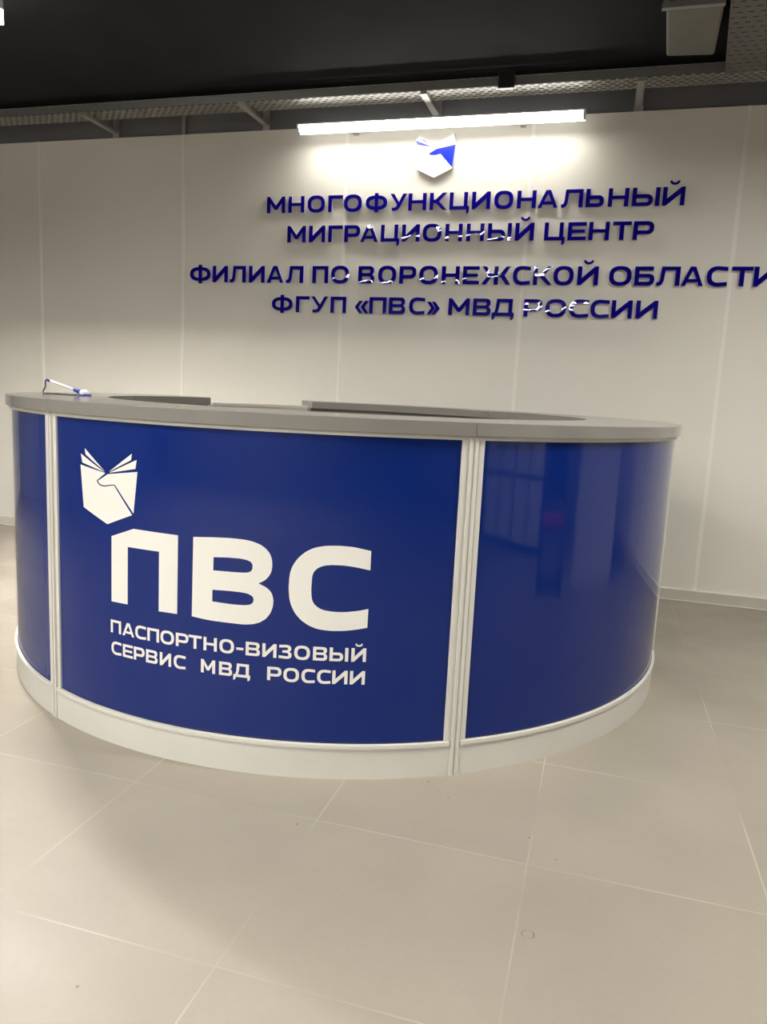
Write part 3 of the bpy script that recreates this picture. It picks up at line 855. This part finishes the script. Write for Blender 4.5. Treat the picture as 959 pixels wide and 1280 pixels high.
bm = bmesh.new(); add_tube(bm, [T0 + ax * s for s in (0.17, 0.35, 0.45, 0.9)], [0.003, 0.0045, 0.0052, 0.0056], 12); pb = finish('barrel', bm, MT['penwhite'], ps)
bm = bmesh.new(); add_tube(bm, [T0 + ax * s for s in (0.88, 0.9, 1.0, 1.01)], [0.0058, 0.0064, 0.006, 0.003], 12); finish('end_cap', bm, MT['penblue'], pb)
bm = bmesh.new()
cpts = [T1, T1 + Vector((-.006, 0, -.008)), T1 + Vector((-.004, -.004, -.03)), T1 + Vector((-.012, -.008, -.05)), Vector((T1.x - .006, T1.y - .012, ZT + .0035)),
        Vector((T1.x + .02, T1.y - .014, ZT + .0026)), Vector((-2.31, -2.238, ZT + .0026)), Vector((-2.25, -2.236, ZT + .0026)), Vector((-2.222, -2.228, ZT + .006))]
def catmull(p, n=6):
    out = []
    q = [p[0]] + p + [p[-1]]
    for i in range(1, len(q) - 2):
        for k in range(n):
            t = k / n
            a, b, c, d = q[i - 1], q[i], q[i + 1], q[i + 2]
            out.append(0.5 * ((2 * b) + (c - a) * t + (2 * a - 5 * b + 4 * c - d) * t * t + (3 * b - a - 3 * c + d) * t ** 3))
    return out + [p[-1]]
add_tube(bm, catmull(cpts), 0.0032, 8); finish('cord', bm, MT['cord'], ps)

# ---------------------------------------------------------------- the rest of the room, seen in the glossy panels
def cabinet(x, y, label):
    """two-door white cabinet with its doors facing the desk (towards -x)"""
    t = thing('white_cabinet', (x, y, 0), label, 'cabinet', 'white cabinets along the right side')
    box_obj('body', x + 0.02, x + 0.45, y - 0.4, y + 0.4, 0.06, 1.2, MT['carcass'], t)
    box_obj('plinth', x + 0.05, x + 0.43, y - 0.38, y + 0.38, 0.0, 0.06, MT['handle'], t)
    for ya, yb, s in ((y - 0.385, y - 0.015, 1), (y + 0.015, y + 0.385, -1)):
        for za, zb in ((0.08, 0.6), (0.64, 1.17)):
            d = box_obj('door', x, x + 0.018, ya, yb, za, zb, MT['cabinet'], t, bevel=0.003)
            hy = yb - 0.05 if s == 1 else ya + 0.05
            bm = bmesh.new(); add_tube(bm, [(x - 0.022, hy, (za + zb) / 2 - 0.07), (x - 0.022, hy, (za + zb) / 2 + 0.07)], 0.007, 8)
            for zz in (-0.06, 0.06):
                add_tube(bm, [(x - 0.022, hy, (za + zb) / 2 + zz), (x, hy, (za + zb) / 2 + zz)], 0.005, 6)
            finish('handle', bm, MT['handle'], d)
cabinet(3.3, -4.25, 'white cabinet with plum edges and four doors, the one farther from the back wall')
cabinet(3.3, -3.44, 'white cabinet with plum edges and four doors, the one nearer the back wall')

def chair(x, y, label):
    t = thing('office_chair', (x, y, 0), label, 'chair')
    box_obj('seat', x - 0.23, x + 0.23, y - 0.23, y + 0.23, 0.42, 0.49, MT['chairred'], t, bevel=0.02)
    box_obj('backrest', x + 0.22, x + 0.26, y - 0.22, y + 0.22, 0.58, 0.98, MT['chairblack'], t, bevel=0.015)
    for sx, sy in ((-1, -1), (-1, 1), (1, -1), (1, 1)):
        bm = bmesh.new()
        top = 0.95 if sx > 0 else 0.43
        add_tube(bm, [(x + sx * 0.21, y + sy * 0.21, 0), (x + sx * 0.21, y + sy * 0.21, top)], 0.014, 10)
        finish('leg', bm, MT['chairblack'], t)
chair(2.35, -2.65, 'black framed chair with dark red seat beside the white cabinets')

wd = thing('white_side_desk', (2.7, -1.75, 0), 'white closed-front side desk near the back wall', 'desk')
box_obj('front_board', 2.4, 2.42, -2.15, -1.15, 0.0, 1.02, MT['cabinet'], wd)
for yy in (-2.15, -1.17):
    box_obj('side_board', 2.42, 3.0, yy, yy + 0.02, 0.0, 1.02, MT['cabinet'], wd)
box_obj('desktop', 2.36, 3.04, -2.2, -1.1, 1.02, 1.05, MT['cabinet'], wd, bevel=0.004)

for i, x in enumerate((-6.0, -4.6, -3.2, 0.2, 1.6)):
    w = bpy.data.objects.new('window_%d' % (i + 1), None)
    COL.objects.link(w); w.location = (x, YB, 1.0); w['kind'] = 'structure'
    bm = bmesh.new()
    for (xa, xb, za, zb) in ((x, x + 1.1, 0.95, 1.02), (x, x + 1.1, 2.35, 2.42), (x, x + .07, 1.02, 2.35), (x + 1.03, x + 1.1, 1.02, 2.35), (x + .515, x + .585, 1.02, 2.35)):
        add_box(bm, xa, xb, YB, YB + 0.05, za, zb)
    finish('window_frame', bm, MT['winframe'], w)
    box_obj('window_pane', x + .07, x + 1.03, YB, YB + 0.015, 1.02, 2.35, MT['pane'], w)
